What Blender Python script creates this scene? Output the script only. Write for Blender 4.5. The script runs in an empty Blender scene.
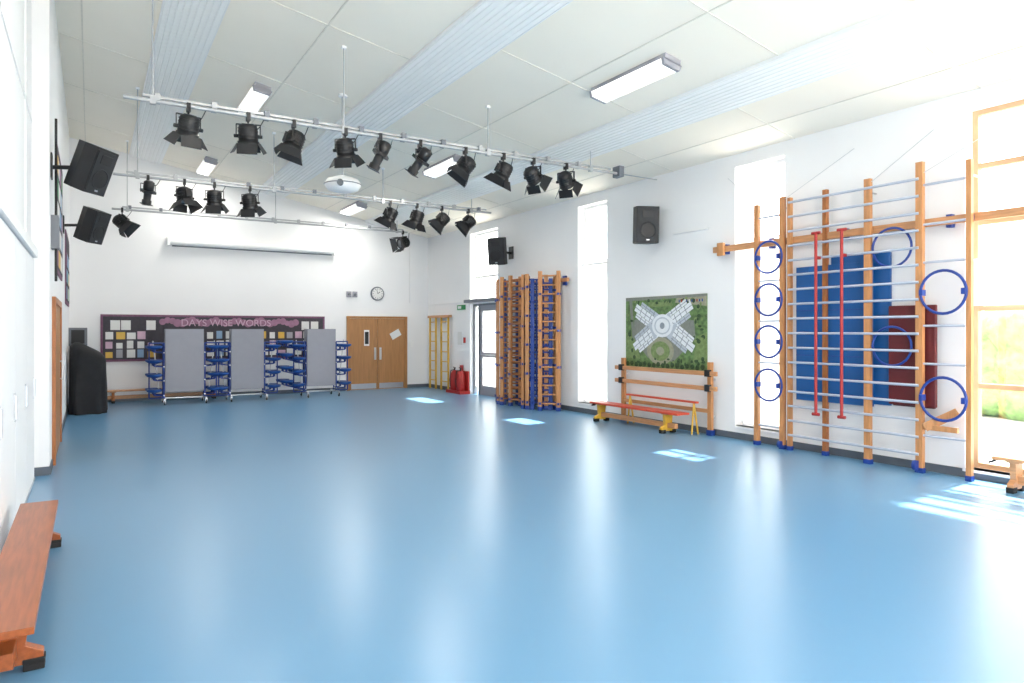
import bpy, math, random
from mathutils import Vector, Matrix
random.seed(4)
S = bpy.context.scene

# ------------------------------------------------------------------ materials
def lin(c):
    c = c/255.0
    return c/12.92 if c <= 0.04045 else ((c+0.055)/1.055)**2.4
def rgb(r, g, b): return (lin(r), lin(g), lin(b), 1)

def mat(name, col, rough=0.5, metal=0.0, var=0.06, scale=8.0, bump=0.0, bscale=60, stretch=None, emit=0, spec=0.5):
    m = bpy.data.materials.new(name); m.use_nodes = True
    nt = m.node_tree; n = nt.nodes; l = nt.links
    p = n["Principled BSDF"]
    c = rgb(*col)
    tc = n.new("ShaderNodeTexCoord"); mp = n.new("ShaderNodeMapping")
    l.new(tc.outputs["Object"], mp.inputs[0])
    if stretch: mp.inputs["Scale"].default_value = stretch
    nz = n.new("ShaderNodeTexNoise"); nz.inputs["Scale"].default_value = scale
    nz.inputs["Detail"].default_value = 4
    l.new(mp.outputs[0], nz.inputs["Vector"])
    cr = n.new("ShaderNodeValToRGB")
    cr.color_ramp.elements[0].position = 0.3; cr.color_ramp.elements[1].position = 0.7
    cr.color_ramp.elements[0].color = tuple(max(0, x*(1-var)) for x in c[:3])+(1,)
    cr.color_ramp.elements[1].color = tuple(min(1, x*(1+var)) for x in c[:3])+(1,)
    l.new(nz.outputs["Fac"], cr.inputs[0]); l.new(cr.outputs[0], p.inputs["Base Color"])
    p.inputs["Roughness"].default_value = rough; p.inputs["Metallic"].default_value = metal
    p.inputs["Specular IOR Level"].default_value = spec
    if bump:
        n2 = n.new("ShaderNodeTexNoise"); n2.inputs["Scale"].default_value = bscale
        l.new(mp.outputs[0], n2.inputs["Vector"])
        b = n.new("ShaderNodeBump"); b.inputs["Strength"].default_value = bump; b.inputs["Distance"].default_value = 0.01
        l.new(n2.outputs["Fac"], b.inputs["Height"]); l.new(b.outputs[0], p.inputs["Normal"])
    if emit:
        p.inputs["Emission Color"].default_value = c; p.inputs["Emission Strength"].default_value = emit
    return m

M_wall = mat("wall_paint", (240, 240, 241), 0.7, var=0.01, scale=1.5)
M_ceil = mat("ceiling_board", (250, 243, 229), 0.75, var=0.01, scale=1.2)
M_rib = mat("ceiling_ribbed_metal", (248, 248, 246), 0.5, var=0.01)
M_joint = mat("ceiling_joint", (226, 220, 207), 0.7)
M_trimw = mat("white_trim", (242, 242, 242), 0.4, var=0.01)
M_base = mat("baseboard_grey", (90, 98, 108), 0.5)
M_wood = mat("timber_frame_wood", (190, 134, 86), 0.4, var=0.18, scale=5, stretch=(6, 6, 0.7))
M_woodd = mat("timber_dark", (166, 102, 54), 0.4, var=0.2, scale=5, stretch=(6, 6, 0.7))
M_woodh = mat("timber_rail_wood", (196, 142, 98), 0.4, var=0.18, scale=5, stretch=(8, 0.7, 8))
M_woodp = mat("pale_window_timber", (204, 166, 130), 0.4, var=0.08, scale=5)
M_bench = mat("varnished_bench_wood", (156, 84, 42), 0.3, var=0.22, scale=5, stretch=(9, 0.6, 9))
M_doorw = mat("door_veneer", (170, 120, 72), 0.45, var=0.12, scale=4, stretch=(6, 6, 0.6))
M_steel = mat("brushed_steel", (200, 203, 208), 0.3, metal=0.9, var=0.03)
M_rung = mat("rung_steel", (190, 197, 212), 0.35, metal=0.35, var=0.03)
M_alu = mat("painted_tube", (175, 177, 180), 0.4, metal=0.3)
M_black = mat("black_metal", (24, 24, 27), 0.45, var=0.15)
M_blackp = mat("black_plastic", (30, 30, 33), 0.55, var=0.15)
M_grille = mat("speaker_grille", (40, 41, 44), 0.6, var=0.3, scale=200)
M_lens = mat("lamp_lens", (110, 115, 120), 0.1, var=0.1)
M_blue = mat("blue_powdercoat", (26, 60, 140), 0.35, var=0.06)
M_seat = mat("blue_seat_plastic", (26, 76, 150), 0.4)
M_matb = mat("blue_mat_vinyl", (24, 88, 152), 0.45, var=0.05, scale=4, bump=0.1, bscale=12)
M_matr = mat("maroon_mat_vinyl", (96, 26, 30), 0.5, var=0.06)
M_red = mat("red_paint", (166, 38, 36), 0.4)
M_orange = mat("orange_red_vinyl", (200, 74, 48), 0.4)
M_yel = mat("yellow_paint", (216, 172, 62), 0.4)
M_grey = mat("grey_laminate", (156, 156, 165), 0.5, var=0.02)
M_greyd = mat("grey_paint", (116, 120, 128), 0.5)
M_cloth = mat("black_cover_cloth", (26, 27, 31), 0.8, var=0.25, scale=6, bump=0.5, bscale=10)
M_paper = mat("white_paper", (226, 226, 224), 0.8, var=0.01)
M_board = mat("noticeboard_felt", (72, 69, 76), 0.9, var=0.1, scale=15)
M_pink = mat("pink_paper", (156, 116, 140), 0.8, var=0.15, scale=6)
M_lilac = mat("lilac_letter_card", (204, 172, 192), 0.8, var=0.1)
M_purp = mat("purple_border", (122, 80, 106), 0.7, var=0.2, scale=20)
M_green = mat("green_plastic", (40, 140, 80), 0.5)
M_cblue = mat("pale_blue_board", (140, 170, 200), 0.7)
M_diff = mat("light_diffuser", (250, 249, 244), 0.5, var=0.0, emit=0.8)
M_rubber = mat("black_rubber", (26, 25, 25), 0.7)
M_road = mat("asphalt_print", (128, 132, 124), 0.5, var=0.12, scale=20)
M_roof = mat("roof_print", (228, 232, 236), 0.5, var=0.04, scale=20)
M_roofs = mat("roof_shade_print", (186, 194, 204), 0.5, var=0.05, scale=20)
M_rline = mat("roof_line_print", (140, 148, 158), 0.5)
M_play = mat("playground_print", (158, 156, 134), 0.5, var=0.12, scale=20)
M_aer = mat("aerial_grass_print", (96, 124, 74), 0.5, var=0.45, scale=14)
M_aer2 = mat("aerial_meadow_print", (120, 140, 88), 0.5, var=0.3, scale=18)
M_tree = mat("aerial_tree_print", (50, 74, 44), 0.5, var=0.6, scale=40)
M_hedge = mat("hedge_leaves", (120, 150, 92), 0.8, var=0.4, scale=6, bump=0.8, bscale=12)
M_bounce = mat("pale_bounce_ground", (196, 194, 186), 0.9, var=0.06, scale=2)  # ground colour chosen pale to reflect daylight up into the hall
M_floor = mat("blue_vinyl_floor", (96, 144, 180), 0.28, var=0.008, scale=0.4, spec=0.7)

# glass and blind
M_glass = bpy.data.materials.new("window_glass"); M_glass.use_nodes = True
nt = M_glass.node_tree; n = nt.nodes; l = nt.links; n.remove(n["Principled BSDF"])
t = n.new("ShaderNodeBsdfTransparent"); g = n.new("ShaderNodeBsdfGlossy"); g.inputs["Roughness"].default_value = 0.02
mx = n.new("ShaderNodeMixShader"); mx.inputs[0].default_value = 0.06
l.new(t.outputs[0], mx.inputs[1]); l.new(g.outputs[0], mx.inputs[2]); l.new(mx.outputs[0], n["Material Output"].inputs[0])
M_blind = bpy.data.materials.new("translucent_blind"); M_blind.use_nodes = True
nt = M_blind.node_tree; n = nt.nodes; l = nt.links; n.remove(n["Principled BSDF"])
t = n.new("ShaderNodeBsdfTranslucent"); t.inputs[0].default_value = (0.86, 0.87, 0.88, 1)
g = n.new("ShaderNodeBsdfDiffuse"); g.inputs[0].default_value = (0.85, 0.86, 0.87, 1)
mx = n.new("ShaderNodeMixShader"); mx.inputs[0].default_value = 0.35
l.new(t.outputs[0], mx.inputs[1]); l.new(g.outputs[0], mx.inputs[2]); l.new(mx.outputs[0], n["Material Output"].inputs[0])

# ------------------------------------------------------------------ mesh builder
class MB:
    def __init__(s, name):
        s.name = name; s.v = []; s.f = []; s.fm = []; s.sm = []; s.mats = []; s.M = Matrix.Identity(4)
    def mi(s, m):
        if m not in s.mats: s.mats.append(m)
        return s.mats.index(m)
    def add(s, vs, fs, m, smooth=False):
        o = len(s.v); s.v += [s.M @ Vector(x) for x in vs]; k = s.mi(m)
        for f in fs:
            s.f.append([o+i for i in f]); s.fm.append(k); s.sm.append(smooth)
    def box(s, lo, hi, m):
        x0, y0, z0 = lo; x1, y1, z1 = hi
        s.add([(x0,y0,z0),(x1,y0,z0),(x1,y1,z0),(x0,y1,z0),(x0,y0,z1),(x1,y0,z1),(x1,y1,z1),(x0,y1,z1)],
              [(3,2,1,0),(4,5,6,7),(0,1,5,4),(1,2,6,5),(2,3,7,6),(3,0,4,7)], m)
    def cbox(s, c, d, m):
        s.box([c[i]-d[i]/2 for i in range(3)], [c[i]+d[i]/2 for i in range(3)], m)
    def beam(s, a, b, w, h, m, up=(0,0,1)):
        a = Vector(a); b = Vector(b); d = (b-a).normalized(); u = Vector(up)
        if abs(d.dot(u)) > 0.98: u = Vector((1,0,0))
        sd = d.cross(u).normalized(); u = sd.cross(d).normalized()
        vs = []
        for P in (a, b):
            for i, j in ((-1,-1),(1,-1),(1,1),(-1,1)):
                vs.append(P + sd*(w/2*i) + u*(h/2*j))
        s.add(vs, [(0,1,2,3),(7,6,5,4),(0,4,5,1),(1,5,6,2),(2,6,7,3),(3,7,4,0)], m)
    def tube(s, a, b, r, m, seg=10, r2=None, caps=True):
        a = Vector(a); b = Vector(b); d = (b-a).normalized()
        q = d.to_track_quat('Z', 'Y'); r2 = r if r2 is None else r2
        vs = []
        for P, rr in ((a, r), (b, r2)):
            for i in range(seg):
                t = 2*math.pi*i/seg
                vs.append(P + q @ Vector((math.cos(t)*rr, math.sin(t)*rr, 0)))
        fs = [(i, (i+1) % seg, seg+(i+1) % seg, seg+i) for i in range(seg)]
        s.add(vs, fs, m, True)
        if caps:
            s.add(vs[:seg], [tuple(range(seg))[::-1]], m); s.add(vs[seg:], [tuple(range(seg))], m)
    def path(s, pts, r, m, seg=8):
        for a, b in zip(pts, pts[1:]): s.tube(a, b, r, m, seg)
    def torus(s, c, nrm, R, r, m, N=32, seg=8):
        c = Vector(c); q = Vector(nrm).normalized().to_track_quat('Z', 'Y')
        vs = []
        for i in range(N):
            t = 2*math.pi*i/N
            for j in range(seg):
                u = 2*math.pi*j/seg
                vs.append(c + q @ Vector(((R+r*math.cos(u))*math.cos(t), (R+r*math.cos(u))*math.sin(t), r*math.sin(u))))
        fs = []
        for i in range(N):
            i2 = (i+1) % N
            for j in range(seg):
                fs.append((i*seg+j, i2*seg+j, i2*seg+(j+1) % seg, i*seg+(j+1) % seg))
        s.add(vs, fs, m, True)
    def lathe(s, c, axis, prof, m, seg=20):
        c = Vector(c); q = Vector(axis).normalized().to_track_quat('Z', 'Y'); vs = []
        for r, h in prof:
            for i in range(seg):
                t = 2*math.pi*i/seg; vs.append(c + q @ Vector((math.cos(t)*r, math.sin(t)*r, h)))
        fs = []
        for k in range(len(prof)-1):
            for i in range(seg):
                fs.append((k*seg+i, k*seg+(i+1) % seg, (k+1)*seg+(i+1) % seg, (k+1)*seg+i))
        s.add(vs, fs, m, True)
        s.add(vs[:seg], [tuple(range(seg))[::-1]], m); s.add(vs[-seg:], [tuple(range(seg))], m)
    def poly(s, pts, m): s.add(pts, [tuple(range(len(pts)))], m)
    def done(s, bevel=0.0, origin=None):
        if origin is None:
            xs = [v.x for v in s.v]; ys = [v.y for v in s.v]; zs = [v.z for v in s.v]
            origin = Vector(((min(xs)+max(xs))/2, (min(ys)+max(ys))/2, min(zs)))
        origin = Vector(origin)
        me = bpy.data.meshes.new(s.name)
        me.from_pydata([v-origin for v in s.v], [], s.f)
        for m in s.mats: me.materials.append(m)
        me.polygons.foreach_set("material_index", s.fm); me.polygons.foreach_set("use_smooth", s.sm)
        me.update()
        o = bpy.data.objects.new(s.name, me); o.location = origin; S.collection.objects.link(o)
        if bevel:
            bm = o.modifiers.new("bevel", 'BEVEL'); bm.width = bevel; bm.segments = 2; bm.limit_method = 'ANGLE'; bm.angle_limit = 0.9
        return o

XR, YB, YF = 8.6, 18.7, -3.0
XLF, XLN, YSTEP = -0.41, -0.58, 9.67
def zc(x): return 6.055-0.1867*x
SL = math.atan(0.1867)

# ------------------------------------------------------------------ room shell
b = MB("floor"); b.box((-0.9, YF-0.3, -0.12), (XR+0.3, YB+0.3, 0), M_floor); b.done(origin=(0,0,0))

def prism_y(b, pts, y0, y1, m):
    k = len(pts)
    vs = [(x, y0, z) for x, z in pts]+[(x, y1, z) for x, z in pts]
    fs = [tuple(range(k)), tuple(range(2*k-1, k-1, -1))]
    for i in range(k): j = (i+1) % k; fs.append((i, k+i, k+j, j))
    b.add(vs, fs, m)

b = MB("ceiling")
prism_y(b, [(-0.95, zc(-0.95)), (XR+0.35, zc(XR+0.35)), (XR+0.35, zc(XR+0.35)+0.2), (-0.95, zc(-0.95)+0.2)], YF-0.3, YB+0.3, M_ceil)
b.done(origin=(0,0,0))

def zag(name, x0, x1):
    b = MB(name); N = 9; w = (x1-x0)/N; pts = []
    for i in range(N):
        x = x0+i*w
        pts += [(x, 0.035), (x+w*0.1, 0.045), (x+w*0.84, 0.045), (x+w*0.94, 0.035)]
    pts.append((x1, 0.035))
    k = len(pts); vs = []
    for y in (YF, YB):
        for x, d in pts: vs.append((x, y, zc(x)-d))
    b.add(vs, [(i, i+1, k+i+1, k+i) for i in range(k-1)], M_rib)
    for xx in (x0-0.015, x1):
        b.beam((xx+0.007, YF, zc(xx)-0.022), (xx+0.007, YB, zc(xx)-0.022), 0.015, 0.044, M_trimw)
    return b.done()
zag("trim_1", 0.8, 1.45); zag("trim_2", 3.7, 4.35); zag("trim_3", 6.65, 7.3)
b = MB("trim_4")
for x in (-0.1, 2.57, 5.5, 8.0):
    b.beam((x, YF, zc(x)-0.003), (x, YB, zc(x)-0.003), 0.02, 0.008, M_joint)
segs = ((-0.4, 0.78), (1.47, 3.68), (4.37, 6.63), (7.32, 8.6))
for i, (xa, xb) in enumerate(segs):
    y = YF+0.8+(i % 2)*1.2
    while y < YB:
        b.beam((xa, y, zc(xa)-0.003), (xb, y, zc(xb)-0.003), 0.012, 0.008, M_joint); y += 2.4
b.done()

# right wall with openings
ZT = 4.25
OPEN = [(2.2, 3.96, 0.1), (6.37, 7.27, 0.2), (10.39, 11.32, 0.2), (14.6, 16.05, 0.0)]
b = MB("wall_right"); y = YF-0.3; zr = 4.45
for y0, y1, z0 in OPEN:
    b.box((XR, y, 0), (XR+0.3, y0, zr), M_wall)
    b.box((XR, y0, ZT), (XR+0.3, y1, zr), M_wall)
    if z0 > 0: b.box((XR, y0, 0), (XR+0.3, y1, z0), M_wall)
    y = y1
b.box((XR, y, 0), (XR+0.3, YB+0.3, zr), M_wall); b.done()
b = MB("wall_back")
prism_y(b, [(-0.7, 0), (XR+0.02, 0), (XR+0.02, zc(XR)+0.02), (-0.7, zc(-0.7)+0.02)], YB, YB+0.28, M_wall); b.done()
b = MB("wall_left")
b.box((-0.9, YF-0.3, 0), (XLN, YSTEP, 6.2), M_wall)
b.box((-0.9, YSTEP, 0), (XLF, YB+0.02, 6.16), M_wall); b.done()
b = MB("wall_front")
b.box((-0.6, YF-0.28, 0), (0.2, YF, 6.0), M_wall); b.box((8.2, YF-0.28, 0), (XR+0.02, YF, 4.45), M_wall)
b.box((0.2, YF-0.28, 0), (8.2, YF, 0.2), M_wall)
prism_y(b, [(0.2, 4.4), (8.2, 4.4), (8.2, zc(8.2)+0.02), (0.2, zc(0.2)+0.02)], YF-0.28, YF, M_wall); b.done()
b = MB("unseen_fill_window")  # unseen glazing behind the camera, added to let in soft fill light
for i in range(6):
    x = 0.23+i*(7.94/5); b.box((x-0.03, YF-0.2, 0.2), (x+0.03, YF-0.12, 4.4), M_trimw)
for z in (0.23, 2.6, 4.37): b.box((0.2, YF-0.19, z-0.03), (8.2, YF-0.13, z+0.03), M_trimw)
b.box((0.2, YF-0.165, 0.2), (8.2, YF-0.16, 4.4), M_glass); b.done()

def window(name, y0, y1, z0, trans, panels, wood=M_woodp):
    b = MB(name); X0, X1 = XR+0.17, XR+0.25
    for y in (y0+0.03, y1-0.03): b.box((X0, y-0.03, z0), (X1, y+0.03, ZT), wood)
    for z in [z0+0.03, ZT-0.03]+trans: b.box((X0+0.004, y0+0.06, z-0.03), (X1-0.004, y1-0.06, z+0.03), wood)
    b.box((X0+0.035, y0+0.06, z0+0.06), (X0+0.04, y1-0.06, ZT-0.06), M_glass)
    b.box((XR-0.02, y0-0.02, z0-0.03), (XR+0.16, y1+0.02, z0), M_trimw)
    for za, zb in panels:
        b.box((X0-0.05, y0+0.02, za), (X0-0.044, y1-0.02, zb), M_blind)
        b.tube((X0-0.047, y0+0.02, zb), (X0-0.047, y1-0.02, zb), 0.025, M_trimw)
    return b.done()
window("window_1", 2.2, 3.96, 0.1, [1.05, 1.95, 2.95, 3.6], [(1.98, 2.5)])
window("window_2", 6.37, 7.27, 0.2, [1.1, 2.1, 3.1], [(0.25, 3.05)], M_trimw)
window("window_3", 10.39, 11.32, 0.2, [1.1, 2.1, 3.1], [(0.25, 3.05)], M_trimw)
window("window_4", 14.6, 16.05, 2.42, [3.1], [], M_trimw)
# fire exit door in right wall
b = MB("door_2"); X0 = XR+0.1
for y in (14.63, 15.75, 16.02): b.box((X0, y-0.03, 0), (X0+0.09, y+0.03, 2.4), M_greyd)
b.box((X0+0.003, 14.66, 2.34), (X0+0.087, 15.99, 2.4), M_greyd)
b.box((X0+0.02, 14.68, 0.0), (X0+0.07, 14.8, 2.34), M_grey); b.box((X0+0.02, 15.6, 0.0), (X0+0.07, 15.72, 2.34), M_grey)
for za, zb in ((0, 0.25), (1.0, 1.12), (2.2, 2.34)): b.box((X0+0.02, 14.8, za), (X0+0.07, 15.6, zb), M_grey)
b.box((X0+0.04, 14.7, 0.2), (X0+0.045, 16.0, 2.3), M_blind)
b.tube((X0-0.03, 14.85, 1.05), (X0-0.03, 15.55, 1.05), 0.018, M_steel)
b.box((XR-0.14, 14.45, 2.42), (XR-0.005, 16.15, 2.5), M_greyd); b.done()

# baseboards
b = MB("baseboard_right"); y = YF
for y0, y1, z0 in OPEN:
    if z0 > 0: continue
    b.box((XR-0.015, y, 0), (XR, y0, 0.1), M_base); y = y1
b.box((XR-0.015, y, 0), (XR, YB, 0.1), M_base); b.done()
b = MB("baseboard_back"); b.box((XLF, YB-0.015, 0), (6.08, YB, 0.1), M_base); b.box((7.92, YB-0.015, 0), (XR-0.02, YB, 0.1), M_base); b.done()
b = MB("baseboard_left"); b.box((XLF, YSTEP, 0), (XLF+0.015, 10.2, 0.1), M_base); b.box((XLF, 12.6, 0), (XLF+0.015, YB-0.02, 0.1), M_base)
b.box((XLN, YSTEP-0.015, 0), (XLF, YSTEP, 0.1), M_base); b.done()

# back double door
b = MB("door_1"); Y0 = YB-0.05; xa, xb = 6.15, 7.86
b.box((xa-0.05, Y0, 0), (xa+0.03, YB, 2.09), M_doorw); b.box((xb-0.03, Y0, 0), (xb+0.05, YB, 2.09), M_doorw)
b.box((xa+0.03, Y0, 2.03), (xb-0.03, YB, 2.09), M_doorw)
xm = (xa+xb)/2
for p0, p1 in ((xa+0.035, xm-0.006), (xm+0.006, xb-0.035)):
    b.box((p0, Y0+0.015, 0.01), (p1, YB-0.005, 2.025), M_doorw)
    b.box((p0+0.04, Y0+0.008, 0.03), (p1-0.04, Y0+0.015, 0.18), M_steel)
b.box((xa+0.45, Y0+0.005, 1.25), (xa+0.6, Y0+0.0149, 1.7), M_trimw)
b.box((xa+0.47, Y0+0.0, 1.3), (xa+0.58, Y0+0.0049, 1.65), M_blackp)
b.beam((xb-0.45, Y0+0.008, 1.5), (xb-0.18, Y0+0.008, 1.65), 0.008, 0.2, M_paper)
for x in (xm-0.08, xm+0.08):
    b.box((x-0.03, Y0+0.003, 0.85), (x+0.03, Y0+0.0149, 1.2), M_steel); b.tube((x, Y0-0.05, 0.9), (x, Y0-0.05, 1.15), 0.012, M_steel)
    for z in (0.9, 1.15): b.tube((x, Y0-0.05, z), (x, Y0+0.005, z), 0.01, M_steel)
b.done()
# left doors + sliding partition
def sidedoor(name, y0, y1, zt):
    b = MB(name); X0 = XLF
    b.box((X0, y0, 0), (X0+0.04, y0+0.08, zt), M_woodd); b.box((X0, y1-0.08, 0), (X0+0.04, y1, zt), M_woodd)
    b.box((X0, y0+0.08, zt-0.08), (X0+0.04, y1-0.08, zt), M_woodd); b.box((X0, y0+0.08, 0.01), (X0+0.02, y1-0.08, zt-0.08), M_doorw)
    b.box((X0+0.02, y0+0.2, 1.1), (X0+0.024, y0+0.45, 1.9), M_blackp)
    b.tube((X0+0.05, y1-0.2, 0.95), (X0+0.05, y1-0.2, 1.25), 0.012, M_steel)
    for z in (0.97, 1.23): b.tube((X0+0.02, y1-0.2, z), (X0+0.05, y1-0.2, z), 0.01, M_steel)
    b.done()
sidedoor("door_3", 10.3, 12.5, 2.12)
b = MB("folding_partition")
y = 0.3
while y < 9.4:
    b.box((XLN, y+0.008, 0.02), (XLN+0.035, min(y+1.14, 9.6), 2.5), M_wall)
    b.tube((XLN+0.05, y+1.0, 0.95), (XLN+0.05, y+1.0, 1.15), 0.01, M_steel); b.box((XLN+0.035, y+0.97, 0.93), (XLN+0.045, y+1.03, 1.17), M_steel)
    y += 1.15
b.box((XLN, 0.3, 2.52), (XLN+0.07, 9.5, 2.62), M_trimw); b.box((XLN, 0.3, 0), (XLN+0.045, 9.5, 0.02), M_steel)
b.done()
b = MB("wall_panelling")
for y in (1.5, 3.9, 6.3, 8.7): b.box((XLN, y, 2.63), (XLN+0.012, y+0.05, 6.0), M_greyd if y < 5 else M_trimw)
b.box((XLN, 0.3, 4.1), (XLN+0.012, 9.6, 4.14), M_trimw); b.done()

# left noticeboards
cols = [M_paper, M_pink, M_cblue, M_yel, M_paper, M_green]
def sideboard(y0, y1, z0, z1):
    b = MB("side_noticeboard")
    b.box((XLF, y0, z0), (XLF+0.02, y1, z1), M_purp); b.box((XLF+0.02, y0+0.06, z0+0.06), (XLF+0.024, y1-0.06, z1-0.06), M_board)
    yy = y0+0.12
    while yy < y1-0.4:
        zz = z0+0.1
        while zz < z1-0.35:
            b.box((XLF+0.024, yy, zz), (XLF+0.027, yy+0.3, zz+0.24), random.choice(cols)); zz += 0.32
        yy += 0.38
    b.done()
sideboard(11.2, 13.4, 2.5, 4.3); sideboard(15.4, 17.6, 2.2, 3.6)
b = MB("wall_bracket_box"); b.box((XLF, 10.0, 2.7), (XLF+0.08, 10.3, 3.1), M_greyd); b.tube((XLF+0.05, 10.1, 2.3), (XLF+0.05, 10.1, 4.3), 0.015, M_black); b.done()

# ------------------------------------------------------------------ back wall items
b = MB("display_noticeboard"); Y = YB
b.box((0.2, Y-0.03, 0.95), (5.48, Y, 2.07), M_purp); b.box((0.25, Y-0.034, 1.0), (5.43, Y-0.03, 2.02), M_board)
for i in range(30):
    cx = 1.5+i*0.11; r = 0.07+0.03*random.random()
    b.lathe((cx, Y-0.036-0.0004*i, 1.9+0.04*math.sin(i*1.3)), (0, -1, 0), [(r, 0), (r, 0.001)], M_pink, 14)
random.seed(9)
for x0, x1 in ((0.3, 1.5), (1.55, 2.45), (2.5, 3.75), (3.8, 5.38)):
    x = x0
    while x < x1-0.12:
        z = 1.04
        while z < 1.62:
            if random.random() < 0.86:
                w, h = random.uniform(0.12, 0.19), random.uniform(0.13, 0.2)
                b.box((x, Y-0.039, z), (x+w, Y-0.034, z+h), random.choice([M_paper, M_paper, M_paper, M_cblue, M_lilac, M_grey, M_yel]))
            z += 0.22
        x += 0.22
for x in (0.4, 0.62, 1.15, 4.85, 5.1): b.box((x, Y-0.039, 1.7), (x+0.2, Y-0.034, 1.93), M_paper)
nb = b.done()
cu = bpy.data.curves.new("title", 'FONT'); cu.body = "DAYS WISE WORDS"; cu.size = 0.24; cu.extrude = 0.002; cu.materials.append(M_lilac)
to = bpy.data.objects.new("title_lettering", cu); S.collection.objects.link(to)
to.parent = nb; to.location = Vector((1.9, Y-0.055, 1.8))-nb.location; to.rotation_euler = (math.pi/2, 0, 0)

b = MB("projector_screen"); b.tube((1.62, YB-0.14, 3.86), (5.72, YB-0.14, 3.86), 0.085, M_trimw, 16)
for x in (1.62, 5.72): b.box((x-0.03, YB-0.23, 3.76), (x+0.03, YB, 3.96), M_trimw)
b.tube((1.7, YB-0.14, 3.76), (5.64, YB-0.14, 3.76), 0.015, M_greyd); b.done()
b = MB("wall_clock"); c = (7.0, YB-0.05, 2.74)
b.lathe((c[0], YB, c[2]), (0, -1, 0), [(0.2, 0), (0.2, 0.04), (0.175, 0.055), (0.17, 0.045)], M_greyd, 32)
b.lathe((c[0], YB-0.045, c[2]), (0, -1, 0), [(0.165, 0), (0.165, 0.004)], M_paper, 32)
for i in range(12):
    a = i*math.pi/6; b.beam((c[0]+0.12*math.sin(a), YB-0.051, c[2]+0.12*math.cos(a)), (c[0]+0.15*math.sin(a), YB-0.051, c[2]+0.15*math.cos(a)), 0.003, 0.012, M_black)
b.beam((c[0], YB-0.053, c[2]), (c[0]+0.07, YB-0.053, c[2]+0.05), 0.003, 0.014, M_black)
b.beam((c[0], YB-0.054, c[2]), (c[0]-0.03, YB-0.054, c[2]+0.12), 0.003, 0.01, M_black); b.done()
b = MB("wall_alarm_sounder")
for x in (6.1, 6.27):
    b.box((x, YB-0.05, 2.62), (x+0.13, YB, 2.78), M_grey); b.lathe((x+0.065, YB-0.05, 2.7), (0, -1, 0), [(0.04, 0), (0.03, 0.03)], M_greyd)
b.done()
b = MB("wall_conduit"); b.tube((8.0, YB-0.02, 2.5), (8.0, YB-0.02, 4.5), 0.012, M_trimw); b.box((8.0, YB-0.05, 1.2), (8.1, YB, 1.35), M_trimw); b.done()

# gym benches
def gym_bench(name, x, y0, y1, top, wood, legm, ztop=0.33, w=0.25, along='y'):
    b = MB(name)
    if along == 'x': b.M = Matrix(((0, 1, 0, 0), (1, 0, 0, 0), (0, 0, 1, 0), (0, 0, 0, 1)))
    b.box((x-w/2, y0, ztop-0.035), (x+w/2, y1, ztop), top)
    b.box((x-0.035, y0+0.15, 0.09), (x+0.035, y1-0.15, 0.17), wood)
    for ye in (y0+0.35, y1-0.18):
        vs = [(x-w/2-0.02, 0.035), (x-w/2-0.02, 0.09), (x-0.07, 0.13), (x-0.09, ztop-0.035), (x+0.09, ztop-0.035), (x+0.07, 0.13), (x+w/2+0.02, 0.09), (x+w/2+0.02, 0.035)]
        prism_y(b, vs, ye-0.03, ye+0.03, legm)
        for sx in (-1, 1):
            cx = x+sx*(w/2-0.02); b.box((cx-0.045, ye-0.035, 0.0), (cx+0.045, ye+0.035, 0.035), M_rubber)
            b.box((cx-0.047, ye-0.037, 0.035), (cx+0.047, ye+0.037, 0.06), M_rubber)
        b.box((x-0.09, ye-0.06, ztop-0.055), (x+0.09, ye+0.06, ztop-0.036), wood)
    b.beam((x, y1, ztop-0.05), (x, y1+0.07, ztop-0.09), 0.08, 0.02, M_rubber)
    return b.done(bevel=0.004)
gym_bench("gym_bench", -0.345, 3.84, 6.62, M_bench, M_bench, M_bench)
gym_bench("gym_bench", 18.4, 0.1, 2.8, M_woodh, M_woodh, M_woodd, 0.3, along='x')
gym_bench("gym_bench", 8.28, 1.3, 3.5, M_woodh, M_woodh, M_woodh, 0.36)
gym_bench("padded_gym_bench", 8.12, 7.9, 10.15, M_orange, M_woodh, M_yel, 0.36, 0.28)

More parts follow.
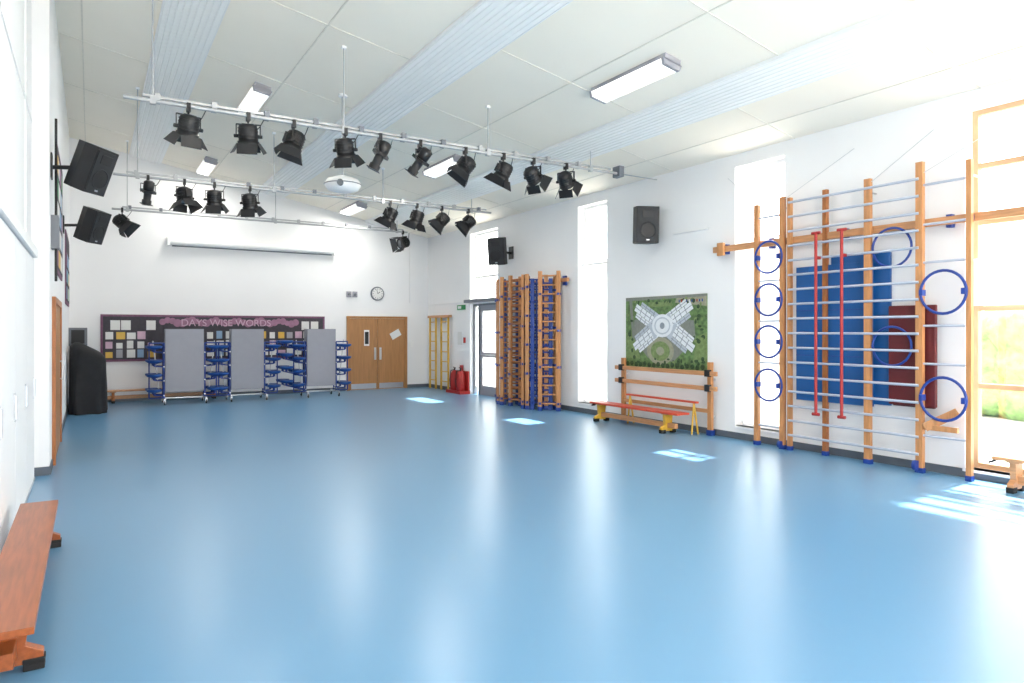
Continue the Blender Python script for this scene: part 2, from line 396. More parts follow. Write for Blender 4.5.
# folding tables with stools
def table(x, w, extra=()):
    b = MB("folding_stool_table"); y = 17.55
    for yy in (y-0.14, y+0.12):
        b.box((x-w/2, yy, 0.28), (x+w/2, yy+0.03, 1.72), M_grey); b.box((x-w/2-0.006, yy+0.004, 0.274), (x+w/2+0.006, yy+0.026, 1.726), M_greyd)
    for sx in (-1, 1):
        X = x+sx*(w/2+0.03)
        b.tube((X, y-0.1, 0.12), (X, y-0.1, 1.4), 0.02, M_blue); b.tube((X, y+0.1, 0.12), (X, y+0.1, 1.4), 0.02, M_blue)
        b.tube((X, y-0.35, 0.13), (X, y+0.35, 0.13), 0.02, M_steel)
        for yy in (y-0.33, y+0.33):
            b.tube((X-0.012, yy, 0.05), (X+0.012, yy, 0.05), 0.05, M_black, 16); b.box((X-0.02, yy-0.02, 0.05), (X+0.02, yy+0.02, 0.13), M_steel)
        for k, z in enumerate((0.32, 0.66, 0.98, 1.3)):
            for yy in (y-0.2, y+0.2):
                for off in ((0.2, 0.5) if sx in extra else (0.2,)):
                    X2 = X+sx*off; zz = z+(0.1 if off > 0.3 else 0)
                    b.tube((X, yy*0.5+y*0.5, z-0.12), (X2, yy, zz-0.1), 0.015, M_blue, 8)
                    b.tube((X2, yy, zz-0.1), (X2, yy, zz), 0.03, M_blue, 8)
                    b.lathe((X2, yy, zz), (0, 0, 1), [(0.05, -0.045), (0.15, -0.015), (0.165, 0.015), (0.16, 0.04), (0.05, 0.035)], M_seat, 20)
            b.tube((X, y-0.12, z-0.12), (X, y+0.12, z-0.12), 0.014, M_steel, 8)
        b.tube((X+sx*0.09, y-0.04, 0.25), (X+sx*0.22, y-0.02, 1.45), 0.014, M_steel, 8)
        b.tube((X+sx*0.3, y-0.1, 0.15), (X+sx*0.3, y-0.1, 1.4), 0.016, M_blue, 8)
        b.tube((X, y-0.1, 1.4), (X+sx*0.3, y-0.1, 1.4), 0.016, M_blue, 8); b.tube((X, y-0.1, 0.15), (X+sx*0.3, y-0.1, 0.15), 0.016, M_blue, 8)
    b.tube((x-w/2, y, 0.13), (x+w/2, y, 0.13), 0.02, M_steel); b.tube((x-w/2-0.03, y, 1.3), (x+w/2+0.03, y, 1.3), 0.018, M_blue)
    b.done()
table(1.86, 0.8); table(3.24, 0.74); table(5.03, 0.72, (-1,))
# black covered piano
def covered(x, y, w, d, h):
    b = MB("covered_piano"); N = 64; rows = 16; vs = []; fs = []
    for j in range(rows+1):
        t = j/rows
        if t < 0.7: z = h*t/0.7*0.82; sc = 1.04-0.08*t
        else:
            u = min(1.0, (t-0.7)/0.3); z = h*(0.82+0.18*math.sin(u*math.pi/2)); sc = max(0.02, 0.984*max(0.0, math.cos(u*math.pi/2))**0.6)
        for i in range(N):
            a = 2*math.pi*i/N; ca, sa = math.cos(a), math.sin(a); e = 0.6
            fold = 1+0.05*math.sin(a*9+math.sin(z*4))*max(0, 1-t*1.1)
            X = math.copysign(abs(ca)**e, ca)*w/2*sc*fold; Yy = math.copysign(abs(sa)**e, sa)*d/2*sc*fold
            zz = z*(1-0.25*(X/w+0.5)*t)
            vs.append((x+X, y+Yy, zz))
    for j in range(rows):
        for i in range(N): fs.append((j*N+i, j*N+(i+1) % N, (j+1)*N+(i+1) % N, (j+1)*N+i))
    fs.append(tuple(range(rows*N, rows*N+N)))
    b.add(vs, fs, M_cloth, True); b.done()
covered(-0.04, 16.8, 0.66, 1.3, 1.55)
b = MB("wall_cabinet"); b.box((XLF+0.0, 17.9, 1.35), (XLF+0.35, 18.5, 1.75), M_greyd); b.box((XLF+0.05, 17.88, 1.4), (XLF+0.3, 17.899, 1.7), M_grille)
b.box((XLF+0.02, 18.02, 0), (XLF+0.3, 18.4, 1.35), M_blackp); b.done()

# ------------------------------------------------------------------ ceiling items
def ceil_light(x, y):
    b = MB("ceiling_light"); Z = zc(x)
    b.M = Matrix.Translation((x, y, Z)) @ Matrix.Rotation(SL, 4, 'Y')
    b.box((-0.13, -0.7, -0.07), (0.13, 0.7, 0.0), M_grey)
    prof = [(-0.15, -0.07), (-0.12, -0.13), (0.12, -0.13), (0.15, -0.07)]
    prism_y(b, prof, -0.66, 0.66, M_diff)
    for s in (-1, 1): prism_y(b, [(-0.155, -0.06), (-0.125, -0.137), (0.125, -0.137), (0.155, -0.06)], s*0.68-0.02, s*0.68+0.02, M_grey)
    M = b.M.copy(); o = b.done()
    L = bpy.data.lights.new("fluorescent_tube_glow", 'AREA'); L.shape = 'RECTANGLE'; L.size = 0.22; L.size_y = 1.28; L.energy = 48; L.color = (1, 0.96, 0.88)
    lo = bpy.data.objects.new("fluorescent_tube_glow", L); S.collection.objects.link(lo)
    lo.parent = o; lo.matrix_local = Matrix.Translation(-o.location) @ (M @ Matrix.Translation((0, 0, -0.134)))
for x in (2.35, 5.9):
    for y in (1.2, 6.6, 12.05, 17.5): ceil_light(x, y)

b = MB("ceiling_projector"); X, Y = 3.4, 10.6
b.tube((X, Y, 4.1), (X, Y, zc(X)), 0.018, M_alu); b.lathe((X, Y, zc(X)-0.03), (0, 0, 1), [(0.07, 0), (0.07, 0.04)], M_trimw)
b.lathe((X, Y, 4.0), (0, 0, 1), [(0.12, -0.12), (0.24, -0.08), (0.29, 0.0), (0.24, 0.08), (0.1, 0.13)], M_trimw, 32)
b.tube((X-0.1, Y-0.2, 3.98), (X-0.13, Y-0.27, 3.98), 0.05, M_lens, 16); b.torus((X, Y, 4.0), (0, 0, 1), 0.285, 0.008, M_greyd); b.done()

ZB = 4.38
def lbar(y, xa, xb, rods, box=True):
    b = MB("lighting_bar")
    b.tube((xa, y, ZB), (xb, y, ZB), 0.024, M_alu, 12)
    b.box((xa+0.2, y+0.03, ZB+0.05), (xb-0.1, y+0.06, ZB+0.08), M_alu)
    x = xa+0.35
    while x < xb-0.2:
        b.box((x-0.03, y-0.01, ZB-0.01), (x+0.03, y+0.08, ZB+0.1), M_greyd if int(x*10) % 2 else M_alu); x += 0.62
    for x in rods:
        b.tube((x, y, ZB), (x, y, zc(x)), 0.009, M_alu, 8); b.box((x-0.03, y-0.03, zc(x)-0.03), (x+0.03, y+0.03, zc(x)), M_trimw); b.box((x-0.03, y-0.03, ZB-0.04), (x+0.03, y+0.03, ZB+0.06), M_alu)
    if box:
        b.box((xb, y-0.08, ZB-0.06), (xb+0.1, y+0.1, ZB+0.12), M_greyd); b.tube((xb, y, ZB), (XR-0.005, y, ZB-0.0), 0.008, M_alu, 6)
    b.done()
lbar(9.0, 0.32, 7.66, (0.62, 2.9, 5.13, 7.1)); lbar(13.55, 0.33, 7.8, (0.7, 3.0, 5.2, 7.3), False); lbar(17.45, 0.4, 7.4, (0.7, 3.9, 7.1), False)

def fresnel(x, y, d, sc=0.86):
    b = MB("stage_fresnel_lamp")
    b.box((x-0.022, y-0.04, ZB-0.065), (x+0.022, y+0.04, ZB+0.035), M_black)
    b.tube((x, y, ZB-0.13*sc), (x, y, ZB-0.05), 0.012, M_black, 8)
    dv = Vector(d).normalized(); c = Vector((x, y, ZB-0.3*sc))
    side = dv.cross(Vector((0, 0, 1)));  side = side.normalized() if side.length > 0.05 else Vector((1, 0, 0))
    top = Vector((x, y, ZB-0.13*sc)); w = 0.165*sc
    b.beam(top-side*w, top+side*w, 0.03, 0.01, M_black)
    for s in (-1, 1): b.beam(top+side*w*s, c+side*w*s, 0.03, 0.01, M_black); b.tube(c+side*w*s*0.8, c+side*w*s*1.18, 0.022, M_black)
    X = side; Yv = dv.cross(X); R = Matrix(((X.x, Yv.x, dv.x, 0), (X.y, Yv.y, dv.y, 0), (X.z, Yv.z, dv.z, 0), (0, 0, 0, 1)))
    b.M = Matrix.Translation(c) @ R @ Matrix.Scale(sc, 4)
    b.lathe((0, 0, 0), (0, 0, 1), [(0.08, -0.18), (0.125, -0.15), (0.135, -0.08), (0.135, 0.07), (0.15, 0.07), (0.15, 0.1)], M_black, 20)
    b.lathe((0, 0, 0.095), (0, 0, 1), [(0.11, 0), (0.08, 0.02), (0.02, 0.03)], M_lens, 20)
    for k in range(4): b.lathe((0, 0, -0.12+0.045*k), (0, 0, 1), [(0.142, 0), (0.142, 0.012)], M_black, 20)
    b.box((-0.06, -0.16, -0.11), (0.06, -0.1, 0.04), M_black)
    for k in range(4):
        keep = b.M.copy(); b.M = keep @ Matrix.Rotation(k*math.pi/2, 4, 'Z')
        o = 0.085 if k % 2 else 0.06; L = 0.14
        w0, w1 = 0.14, 0.2 if k % 2 else 0.14
        v = [(-w0, 0.14, 0.1), (w0, 0.14, 0.1), (w1, 0.14+o, 0.1+L), (-w1, 0.14+o, 0.1+L)]
        v2 = [(q[0], q[1]+0.005, q[2]-0.003) for q in v]
        b.add(v+v2, [(0, 1, 2, 3), (7, 6, 5, 4), (0, 4, 5, 1), (1, 5, 6, 2), (2, 6, 7, 3), (3, 7, 4, 0)], M_black); b.M = keep
    b.M = Matrix.Identity(4)
    pts = []
    for i in range(9):
        t = i/8; st = c-dv*0.15*sc; en = Vector((x+0.2, y+0.04, ZB))
        P = st.lerp(en, t); P.z -= 0.1*math.sin(t*math.pi); pts.append(P)
    b.path(pts, 0.006, M_black, 6); b.done()
def profile(x, y, d, sc=0.85):
    b = MB("stage_profile_spotlight")
    b.box((x-0.022, y-0.04, ZB-0.065), (x+0.022, y+0.04, ZB+0.035), M_black)
    b.tube((x, y, ZB-0.12), (x, y, ZB-0.05), 0.012, M_black, 8)
    dv = Vector(d).normalized(); c = Vector((x, y, ZB-0.27))
    X = dv.cross(Vector((0, 0, 1))).normalized(); Yv = dv.cross(X)
    top = Vector((x, y, ZB-0.12)); w = 0.12
    b.beam(top-X*w, top+X*w, 0.03, 0.01, M_black)
    for s in (-1, 1): b.beam(top+X*w*s, c+X*w*s, 0.03, 0.01, M_black)
    b.M = Matrix.Translation(c) @ Matrix(((X.x, Yv.x, dv.x, 0), (X.y, Yv.y, dv.y, 0), (X.z, Yv.z, dv.z, 0), (0, 0, 0, 1))) @ Matrix.Scale(sc, 4)
    b.lathe((0, 0, 0), (0, 0, 1), [(0.06, -0.25), (0.1, -0.22), (0.1, -0.06), (0.075, -0.03), (0.07, 0.15), (0.09, 0.16), (0.09, 0.24)], M_black, 20)
    b.lathe((0, 0, 0.23), (0, 0, 1), [(0.075, 0), (0.03, 0.015)], M_lens, 20)
    b.box((-0.12, -0.12, -0.05), (0.12, 0.12, 0.0), M_black); b.box((-0.06, -0.14, -0.2), (0.06, -0.08, -0.08), M_black)
    b.box((-0.1, -0.1, 0.24), (0.1, 0.1, 0.25), M_black)
    b.M = Matrix.Identity(4)
    pts = []
    for i in range(9):
        t = i/8; P = (c-dv*0.2).lerp(Vector((x+0.2, y+0.04, ZB)), t); P.z -= 0.1*math.sin(t*math.pi); pts.append(P)
    b.path(pts, 0.006, M_black, 6); b.done()
for x, d in ((1.0, (-.1, .35, -.9)), (1.68, (.1, .3, -1)), (2.24, (-.3, .1, -.9)), (2.92, (.25, .3, -.9)), (4.74, (-.5, .2, -.7)), (5.4, (-.3, .4, -.9)), (5.95, (.5, .2, -.45)), (6.59, (.5, .3, -.6))):
    fresnel(x, 9.0, d)
profile(3.41, 9.0, (-.35, .2, -.8)); profile(4.01, 9.0, (-.4, .5, -.75))
for x, d in ((1.44, (.1, -.2, -1)), (1.94, (.1, .3, -1)), (2.56, (.2, .3, -.9)), (5.36, (-.3, .3, -.8)), (5.97, (-.2, .3, -.9)), (6.56, (-.6, .3, -.7)), (7.21, (-.6, .3, -.6))):
    fresnel(x, 13.55, d, 0.95)
profile(0.86, 13.55, (-.1, .35, -.9))
fresnel(0.6, 17.45, (.5, -.2, -.5), 1); fresnel(7.27, 17.45, (-.8, -.2, -.25), 1)

# wall speakers
def speaker(wx, side, y, z, yaw, tilt, sc=1.0, off=0.42):
    b = MB("wall_loudspeaker"); cx = wx+side*off
    b.M = Matrix.Translation((cx, y, z)) @ Matrix.Rotation(yaw, 4, 'Z') @ Matrix.Rotation(tilt, 4, 'X') @ Matrix.Scale(sc, 4)
    pr = [(-0.21, -0.2), (0.21, -0.2), (0.21, 0.02), (0.13, 0.19), (-0.13, 0.19), (-0.21, 0.02)]
    vs = [(x_, y_, -0.33) for x_, y_ in pr]+[(x_, y_, 0.33) for x_, y_ in pr]
    b.add(vs, [(5,4,3,2,1,0), (6,7,8,9,10,11)]+[(i, (i+1) % 6, 6+(i+1) % 6, 6+i) for i in range(6)], M_blackp)
    b.box((-0.19, -0.215, -0.3), (0.19, -0.2, 0.3), M_grille)
    b.torus((0, -0.217, -0.1), (0, 1, 0), 0.14, 0.008, M_blackp); b.lathe((0, -0.215, -0.1), (0, -1, 0), [(0.125, 0), (0.05, 0.004)], M_black, 24)
    b.box((-0.11, -0.222, 0.12), (0.11, -0.214, 0.25), M_black); b.box((-0.03, -0.224, -0.285), (0.03, -0.216, -0.26), M_steel)
    b.box((-0.06, 0.19, -0.12), (0.06, 0.2, 0.12), M_black)
    b.M = Matrix.Identity(4)
    b.tube((cx, y, z), (wx+side*0.02, y+0.1, z-0.02), 0.025, M_black); b.box((min(wx, wx+side*0.02), y, z-0.16), (max(wx, wx+side*0.02), y+0.2, z+0.14), M_black)
    b.done(bevel=0.006)
speaker(XLF, 1, 9.9, 3.7, math.radians(52), math.radians(22), 0.86, 0.4); speaker(XLF, 1, 14.3, 3.57, math.radians(52), math.radians(20), 0.88)
speaker(XR, -1, 9.0, 3.54, math.radians(-25), math.radians(4), 0.96, 0.3); speaker(XR, -1, 13.85, 3.56, math.radians(-50), math.radians(10), 0.95)

# ------------------------------------------------------------------ right wall equipment
b = MB("aerial_photo_poster"); ya, yb, za, zb = 9.81, 7.83, 1.02, 2.3
b.box((XR-0.02, yb, za), (XR, ya, zb), M_aer)
def P(u, v, k=0): return (XR-0.0205-0.0004*k, ya-(ya-yb)*u, za+(zb-za)*v)
def pq(pts, m, k): b.poly([P(u, v, k) for u, v in pts], m)
def circ(u, v, ru, rv, m, k, N=20): pq([(u+ru*math.cos(2*math.pi*i/N), v+rv*math.sin(2*math.pi*i/N)) for i in range(N)], m, k)
random.seed(3)
pq([(0, 0.5), (0.12, 0.45), (0.2, 0.12), (0, 0.12)], M_aer2, 0.5); pq([(0.85, 0.12), (1, 0.12), (1, 0.5), (0.9, 0.45)], M_aer2, 0.5)
pq([(0.35, 0.85), (0.6, 0.86), (0.6, 0.92), (0.3, 0.92)], M_aer2, 0.5)
pq([(0.0, 0.95), (1, 0.965), (1, 1), (0, 1)], M_road, 1)
pq([(0.64, 0.9), (1, 0.84), (1, 0.965), (0.66, 0.96)], M_play, 1)
pq([(0.3, 0.14), (0.62, 0.1), (0.88, 0.42), (0.86, 0.66), (0.12, 0.68), (0.1, 0.42)], M_road, 1)
pq([(0.09, 0.42), (0.12, 0.42), (0.09, 0.95), (0.05, 0.95)], M_road, 1)
circ(0.46, 0.24, 0.17, 0.19, M_play, 4); circ(0.46, 0.24, 0.12, 0.135, M_aer2, 5); circ(0.46, 0.24, 0.05, 0.06, M_play, 6)
for i in range(190):
    u = random.random(); v = random.random()
    if abs(u-0.48) < 0.4 and 0.12 < v < 0.9: continue
    circ(u*0.95+0.025, v*0.93+0.035, 0.01+0.014*random.random(), 0.014+0.02*random.random(), random.choice([M_tree, M_tree, M_aer2]), 6+i*0.02, 9)
for i in range(17): circ(0.03+i*0.058, 0.045+0.01*math.sin(i*2), 0.024, 0.035, M_tree, 10, 10)
def bar(u0, v0, u1, v1, w, m, k):
    dx, dy = (u1-u0)*1.55, (v1-v0); L = math.hypot(dx, dy); nx, ny = -dy/L*w/1.55, dx/L*w
    pq([(u0+nx, v0+ny), (u0-nx, v0-ny), (u1-nx, v1-ny), (u1+nx, v1+ny)][::-1], m, k)
def wing(u0, v0, u1, v1, k):
    dx, dy = (u1-u0)*1.55, (v1-v0); L = math.hypot(dx, dy); ox, oy = -dy/L/1.55, dx/L
    for j, (o, f, m, w) in enumerate(((-0.095, 0.86, M_roofs, 0.035), (0.0, 1.0, M_roof, 0.055), (0.095, 0.9, M_roof, 0.035))):
        a = (u0+ox*o, v0+oy*o); e = (u0+(u1-u0)*f+ox*o, v0+(v1-v0)*f+oy*o)
        bar(a[0], a[1], e[0], e[1], w, m, k+j*0.5); bar(a[0], a[1], e[0], e[1], 0.005, M_rline, k+j*0.5+0.3)
        for q in (0.45, 0.62, 0.79):
            cu_, cv_ = a[0]+(e[0]-a[0])*q, a[1]+(e[1]-a[1])*q
            bar(cu_-ox*w, cv_-oy*w, cu_+ox*w, cv_+oy*w, 0.006, M_rline, k+j*0.5+0.4)
    bar(u0+(u1-u0)*0.3-ox*0.12, v0+(v1-v0)*0.3-oy*0.12, u0+(u1-u0)*0.3+ox*0.12, v0+(v1-v0)*0.3+oy*0.12, 0.03, M_roofs, k+2)
wing(0.49, 0.56, 0.14, 0.86, 12); wing(0.49, 0.56, 0.84, 0.86, 15)
wing(0.47, 0.62, 0.12, 0.28, 18); wing(0.51, 0.62, 0.86, 0.28, 21)
circ(0.49, 0.59, 0.13, 0.16, M_roof, 26); circ(0.49, 0.59, 0.1, 0.12, M_roofs, 26.5); circ(0.49, 0.59, 0.085, 0.1, M_roof, 27); circ(0.49, 0.59, 0.03, 0.045, M_rline, 28)
for i in range(10): pq([(0.69+0.029*i, 0.9), (0.703+0.029*i, 0.9), (0.703+0.029*i, 0.935), (0.69+0.029*i, 0.935)][::-1], random.choice([M_red, M_roof, M_black, M_blue, M_roof]), 28)
b.done()
# beam trestle under poster
b = MB("balance_beam_trestle"); X = XR-0.1
for y in (7.68, 9.78):
    b.box((X-0.03, y-0.04, 0), (X+0.03, y+0.04, 1.18), M_wood); b.box((X-0.035, y-0.055, 0), (X+0.05, y+0.055, 0.09), M_blue)
    for z in (1.0, 0.76): b.box((X-0.09, y-0.05, z-0.05), (X-0.03, y+0.05, z+0.06), M_blackp)
    for z in (0.3, 0.9): b.box((X+0.03, y-0.02, z-0.02), (XR, y+0.02, z+0.02), M_steel)
for z in (1.0, 0.76): b.box((X-0.075, 7.5, z-0.035), (X-0.032, 9.95, z+0.035), M_woodh)
b.box((X-0.025, 7.72, 0.36), (X+0.025, 9.74, 0.42), M_woodh)
b.done(bevel=0.004)
b = MB("yellow_folding_trestle")
for y in (7.9, 9.45):
    b.tube((8.31, y, 0), (8.39, y+0.03, 0.5), 0.016, M_yel); b.tube((8.455, y, 0), (8.39, y+0.03, 0.5), 0.016, M_yel)
b.beam((8.39, 7.85, 0.52), (8.39, 9.55, 0.52), 0.06, 0.03, M_orange); b.done()

# big climbing frame
b = MB("climbing_frame"); X = 8.42
def post(y, z1, xx=X, w=0.07, m=M_wood):
    b.box((xx-0.03, y-w/2, 0.0), (xx+0.03, y+w/2, z1), m)
    b.box((xx-0.035, y-w/2-0.006, 0), (xx+0.035, y+w/2+0.006, 0.06), M_blue)
post(6.71, 3.55); post(6.27, 3.6); post(6.15, 3.57, X, 0.05); post(5.01, 3.62, X, 0.08); post(4.37, 3.7, X, 0.08); post(3.83, 3.62, X, 0.055)
post(5.64, 3.6, X+0.06, 0.06, M_woodd)
for i in range(17):
    z = 0.22+i*0.205
    b.tube((X-0.035, 6.15, z), (X-0.035, 4.37, z), 0.017, M_rung, 10)
for z in (3.42, 2.95, 2.5, 1.75, 1.3, 0.45): b.tube((X, 4.37, z), (X, 3.83, z), 0.015, M_rung)
for z in (3.35, 2.42, 1.83, 1.22, 0.3): b.tube((X, 6.71, z), (X, 6.27, z), 0.015, M_rung)
for z in (2.76, 2.14, 1.53, 0.9):
    b.torus((X-0.03, 6.49, z), (1, 0, 0), 0.23, 0.017, M_blue); b.cbox((X-0.03, 6.67, z), (0.08, 0.04, 0.07), M_blue); b.cbox((X-0.03, 6.31, z), (0.08, 0.04, 0.07), M_blue)
for z in (2.14, 0.9):
    b.torus((X-0.03, 4.1, z), (1, 0, 0), 0.25, 0.017, M_blue); b.cbox((X-0.03, 3.87, z), (0.08, 0.04, 0.07), M_blue); b.cbox((X-0.03, 4.33, z), (0.08, 0.04, 0.07), M_blue)
for z in (2.72, 1.5): b.torus((X, 4.71, z), (1, 0, 0), 0.24, 0.015, M_blue)
for y in (6.71, 6.27, 5.01, 4.37, 3.83):
    b.cbox((X+0.05, y, 2.97), (0.08, 0.05, 0.06), M_blue); b.tube((X, y, 3.45), (XR, y, 3.45), 0.012, M_steel)
b.tube((X-0.06, 4.37, 0.09), (X-0.06, 4.41, 0.09), 0.06, M_blue, 16); b.tube((X-0.06, 6.25, 0.07), (X-0.06, 6.29, 0.07), 0.05, M_blue, 16)
for y0, y1 in ((6.27, 5.3), (5.01, 4.3), (4.37, 3.3), (6.71, 7.4)): b.tube((X, y0, 3.55), (XR-0.01, y1, 4.1), 0.004, M_steel, 6)
b.beam((X-0.03, 4.3, 0.55), (X+0.1, 4.0, 0.75), 0.04, 0.1, M_wood); b.beam((X, 4.37, 0.55), (X, 3.95, 0.55), 0.04, 0.06, M_wood)
b.done()
b = MB("wall_mounting_rail"); b.box((XR-0.13, 2.9, 2.93), (XR-0.08, 7.6, 3.02), M_woodh)
for y in (3.0, 4.1, 5.4, 6.55, 7.4): b.box((XR-0.08, y-0.03, 2.9), (XR, y+0.03, 3.05), M_blue)
b.cbox((XR-0.15, 7.42, 2.97), (0.05, 0.12, 0.2), M_wood); b.done()
b = MB("climbing_pole")
for y in (5.65, 5.28):
    b.tube((8.28, y, 0.57), (8.28, y, 3.0), 0.02, M_red, 12); b.tube((8.28, y-0.06, 3.0), (8.28, y+0.06, 3.0), 0.02, M_red); b.tube((8.28, y-0.05, 0.57), (8.28, y+0.05, 0.57), 0.022, M_red); b.box((8.28, y-0.02, 2.65), (8.36, y+0.02, 2.69), M_red)
b.done()
b = MB("blue_gym_mat")
b.box((XR-0.11, 5.0, 0.72), (XR-0.065, 6.1, 2.58), M_matb); b.box((XR-0.06, 4.8, 0.75), (XR-0.015, 5.6, 2.68), M_matb)
for z in (1.35, 1.97): b.box((XR-0.113, 5.0, z-0.005), (XR-0.109, 6.1, z+0.005), M_blue)
for y in (5.2, 5.9): b.box((XR-0.115, y, 2.45), (XR, y+0.04, 2.575), M_matb)
b.done(bevel=0.008)
b = MB("maroon_gym_mat")
b.box((XR-0.13, 4.22, 0.78), (XR-0.08, 4.78, 2.0), M_matr); b.box((XR-0.075, 4.26, 0.76), (XR-0.03, 4.76, 1.98), M_matr); b.box((XR-0.03, 4.4, 1.6), (XR, 4.6, 1.9), M_blackp); b.done(bevel=0.012)

# folded frame
b = MB("folded_climbing_frame")
def gate(p0, p1, z1, wood, rung, n, zoff=0.15, mid=False):
    p0 = Vector((p0[0], p0[1], 0)); p1 = Vector((p1[0], p1[1], 0)); up = Vector((0, 0, 1)); d = (p1-p0).normalized()
    for q in (p0, p1):
        b.beam(q, q+up*z1, 0.06, 0.08, wood, up=tuple(d)); b.beam(q, q+up*0.08, 0.07, 0.09, M_blue, up=tuple(d))
    for i in range(n):
        z = zoff+(z1-zoff-0.1)*i/(n-1); b.tube(p0+up*z, p1+up*z, 0.018, rung, 8)
        for q in (p0, p1):
            if i % 4 == 0: b.cbox((q.x, q.y, z), (0.083, 0.083, 0.05), M_blue)
    if mid:
        q = (p0+p1)/2; b.tube(q+up*zoff, q+up*(z1-0.1), 0.02, rung, 8)
gate((8.44, 13.95), (8.44, 11.9), 2.85, M_wood, M_wood, 14)
gate((8.2, 13.95), (7.96, 13.5), 2.86, M_wood, M_blue, 15, mid=True)
gate((8.3, 13.75), (8.05, 13.35), 2.86, M_blue, M_blue, 12, mid=True)
gate((7.95, 13.3), (8.22, 12.95), 2.9, M_wood, M_woodd, 24)
gate((8.02, 13.05), (8.1, 12.5), 2.92, M_wood, M_woodd, 20)
gate((8.3, 12.75), (7.97, 12.45), 2.9, M_wood, M_blue, 14, mid=True)
gate((7.98, 12.3), (8.3, 12.05), 2.88, M_wood, M_blue, 18, mid=True)
gate((8.05, 12.2), (8.35, 11.95), 2.8, M_blue, M_blue, 20, mid=True)
gate((8.08, 11.95), (8.34, 11.65), 2.94, M_wood, M_wood, 15)
gate((8.3, 13.2), (8.3, 12.2), 2.8, M_blue, M_blue, 12)
b.box((8.5, 11.55, 2.72), (8.55, 14.2, 2.8), M_woodh); b.box((8.55, 13.9, 2.65), (XR, 14.0, 2.85), M_blue); b.box((8.55, 11.7, 2.65), (XR, 11.8, 2.85), M_blue)
b.done()

# yellow ladders in the corner
b = MB("yellow_wall_ladder"); X = XR-0.1
for y in (18.35, 17.95, 17.6, 17.15):
    b.box((X-0.02, y-0.025, 0), (X+0.02, y+0.025, 2.05), M_yel)
for ya2, yb2 in ((18.35, 17.95), (17.6, 17.15)):
    for i in range(7): b.tube((X, ya2, 0.25+i*0.28), (X, yb2, 0.25+i*0.28), 0.014, M_yel)
b.box((X-0.03, 17.05, 2.05), (X+0.06, 18.45, 2.12), M_woodh); b.box((X+0.02, 17.5, 1.9), (XR, 17.56, 2.0), M_steel); b.done()
b = MB("fire_extinguisher_stand")
b.box((8.28, 16.0, 0), (8.58, 16.85, 0.08), M_red); b.box((8.54, 16.05, 0.08), (8.58, 16.8, 0.6), M_red); b.box((8.5, 16.4, 0.08), (8.58, 16.45, 0.75), M_red)
for y in (16.25, 16.6):
    b.lathe((8.42, y, 0.08), (0, 0, 1), [(0.1, 0), (0.12, 0.03), (0.12, 0.43), (0.08, 0.5), (0.03, 0.53)], M_red, 20)
    b.tube((8.42, y, 0.6), (8.42, y, 0.67), 0.02, M_black); b.beam((8.42, y-0.06, 0.67), (8.42, y+0.08, 0.69), 0.02, 0.02, M_black)
    b.path([(8.42, y, 0.63), (8.31, y+0.02, 0.6), (8.29, y+0.03, 0.35), (8.3, y+0.02, 0.17)], 0.012, M_black)
b.done()
b = MB("wall_notice"); b.box((XR-0.01, 16.5, 1.3), (XR, 16.75, 1.65), M_paper); b.box((XR-0.01, 16.3, 1.35), (XR, 16.42, 1.5), M_red); b.done()
b = MB("exit_sign"); b.box((XR-0.03, 16.3, 2.25), (XR, 16.75, 2.38), M_green); b.box((XR-0.032, 16.5, 2.28), (XR-0.03, 16.7, 2.35), M_paper); b.done()
b = MB("wall_trunking"); b.box((XR-0.03, 7.8, 3.35), (XR, 8.6, 3.37), M_trimw); b.box((XR-0.03, 16.3, 2.45), (XR, 18.6, 2.48), M_trimw); b.done()

# ------------------------------------------------------------------ outside
b = MB("bounce_ground"); b.box((XR+0.3, -20, -0.3), (40, 45, -0.1), M_bounce); b.box((-40, -40, -0.3), (40, -20.01, -0.1), M_bounce); b.box((-40, -20, -0.3), (XR+0.29, YF-0.31, -0.1), M_bounce); b.done()  # outside ground, made pale as an added reflector for the ceiling
def hedge(name, x, y0, y1, h):
    b = MB(name); random.seed(5); y = y0
    while y < y1:
        r = random.uniform(0.6, 1.0)
        for k in range(3):
            cx, cz = x+random.uniform(-.4, .4), h*(0.2+0.3*k)
            prof = [(r*math.sqrt(max(0.001, 1-(t/4)**2))*(1+0.08*math.sin(t*5+k)), r*t/4*0.9) for t in range(-4, 5)]
            b.lathe((cx, y, cz), (0, 0, 1), prof, M_hedge, 14)
        y += 0.8
    b.done()
hedge("garden_hedge", 16.5, -2, 24, 2.1)

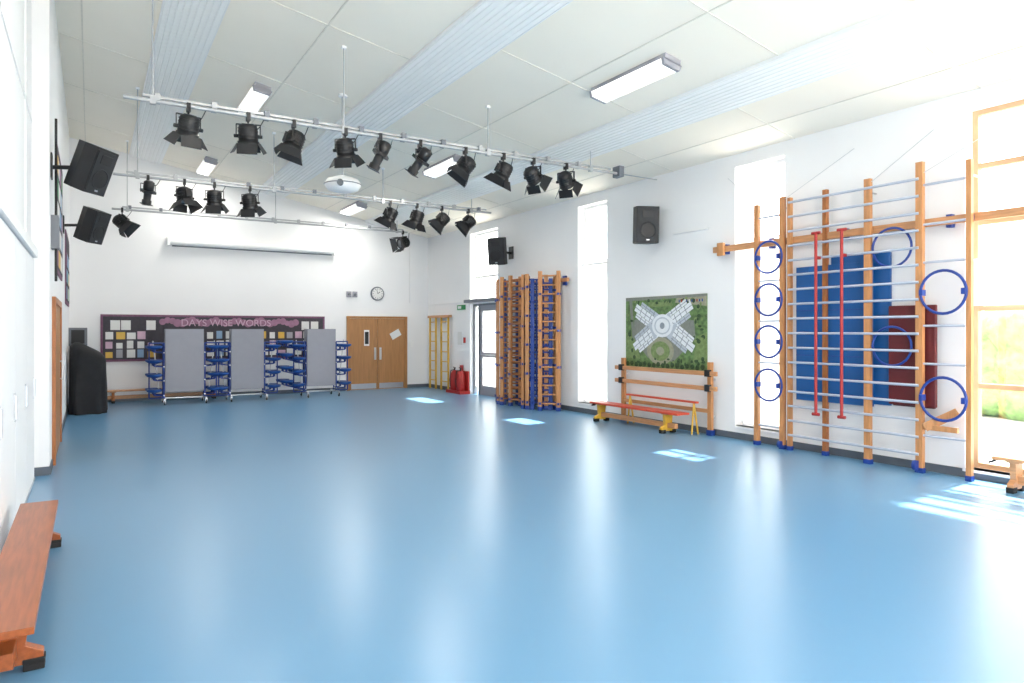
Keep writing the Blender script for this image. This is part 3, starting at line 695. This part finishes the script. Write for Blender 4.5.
# ------------------------------------------------------------------ light
w = bpy.data.worlds.new("sky"); S.world = w; w.use_nodes = True
bg = w.node_tree.nodes["Background"]; bg.inputs[0].default_value = (1.0, 0.99, 0.975, 1); bg.inputs[1].default_value = 5.8
sn = bpy.data.lights.new("sun", 'SUN'); sn.energy = 27; sn.angle = 0.03; sn.color = (1, 0.97, 0.92)
so = bpy.data.objects.new("sun", sn); S.collection.objects.link(so)
so.rotation_euler = Vector((-1, -0.08, -1.9)).to_track_quat('-Z', 'Y').to_euler(); so.location = (14, 8, 15)
def portal(name, loc, rot, sx, sy):
    L = bpy.data.lights.new(name, 'AREA'); L.shape = 'RECTANGLE'; L.size = sx; L.size_y = sy; L.cycles.is_portal = True
    o = bpy.data.objects.new(name, L); o.location = loc; o.rotation_euler = rot; S.collection.objects.link(o)
for i, (y0, y1, z0) in enumerate(OPEN):
    portal("sky_portal_%d" % i, (XR+0.29, (y0+y1)/2, (z0+ZT)/2), (0, math.radians(90), 0), ZT-z0, y1-y0)
portal("sky_portal_front", (4.2, YF-0.27, 2.3), (math.radians(90), 0, 0), 8.0, 4.2)
# unseen fill light added behind the camera, tilted up to brighten the ceiling
L = bpy.data.lights.new("unseen_fill_light", 'AREA'); L.shape = 'RECTANGLE'; L.size = 6.5; L.size_y = 1.6; L.energy = 190; L.color = (1, 0.96, 0.9)
o = bpy.data.objects.new("unseen_fill_light", L); o.location = (4.2, -2.4, 0.9); o.rotation_euler = Vector((0, 0.75, 0.6)).to_track_quat('-Z', 'Y').to_euler(); S.collection.objects.link(o)

# ------------------------------------------------------------------ camera
cd = bpy.data.cameras.new("camera"); cd.lens = 24; cd.sensor_width = 36; cd.shift_y = -11.5/1024; cd.clip_start = 0.02
co = bpy.data.objects.new("camera", cd); co.location = (0, 0, 1.7); co.rotation_euler = (math.pi/2, 0, math.radians(-31.7)); S.collection.objects.link(co)
S.camera = co
S.view_settings.view_transform = 'Standard'; S.view_settings.look = 'None'; S.view_settings.exposure = 0.1
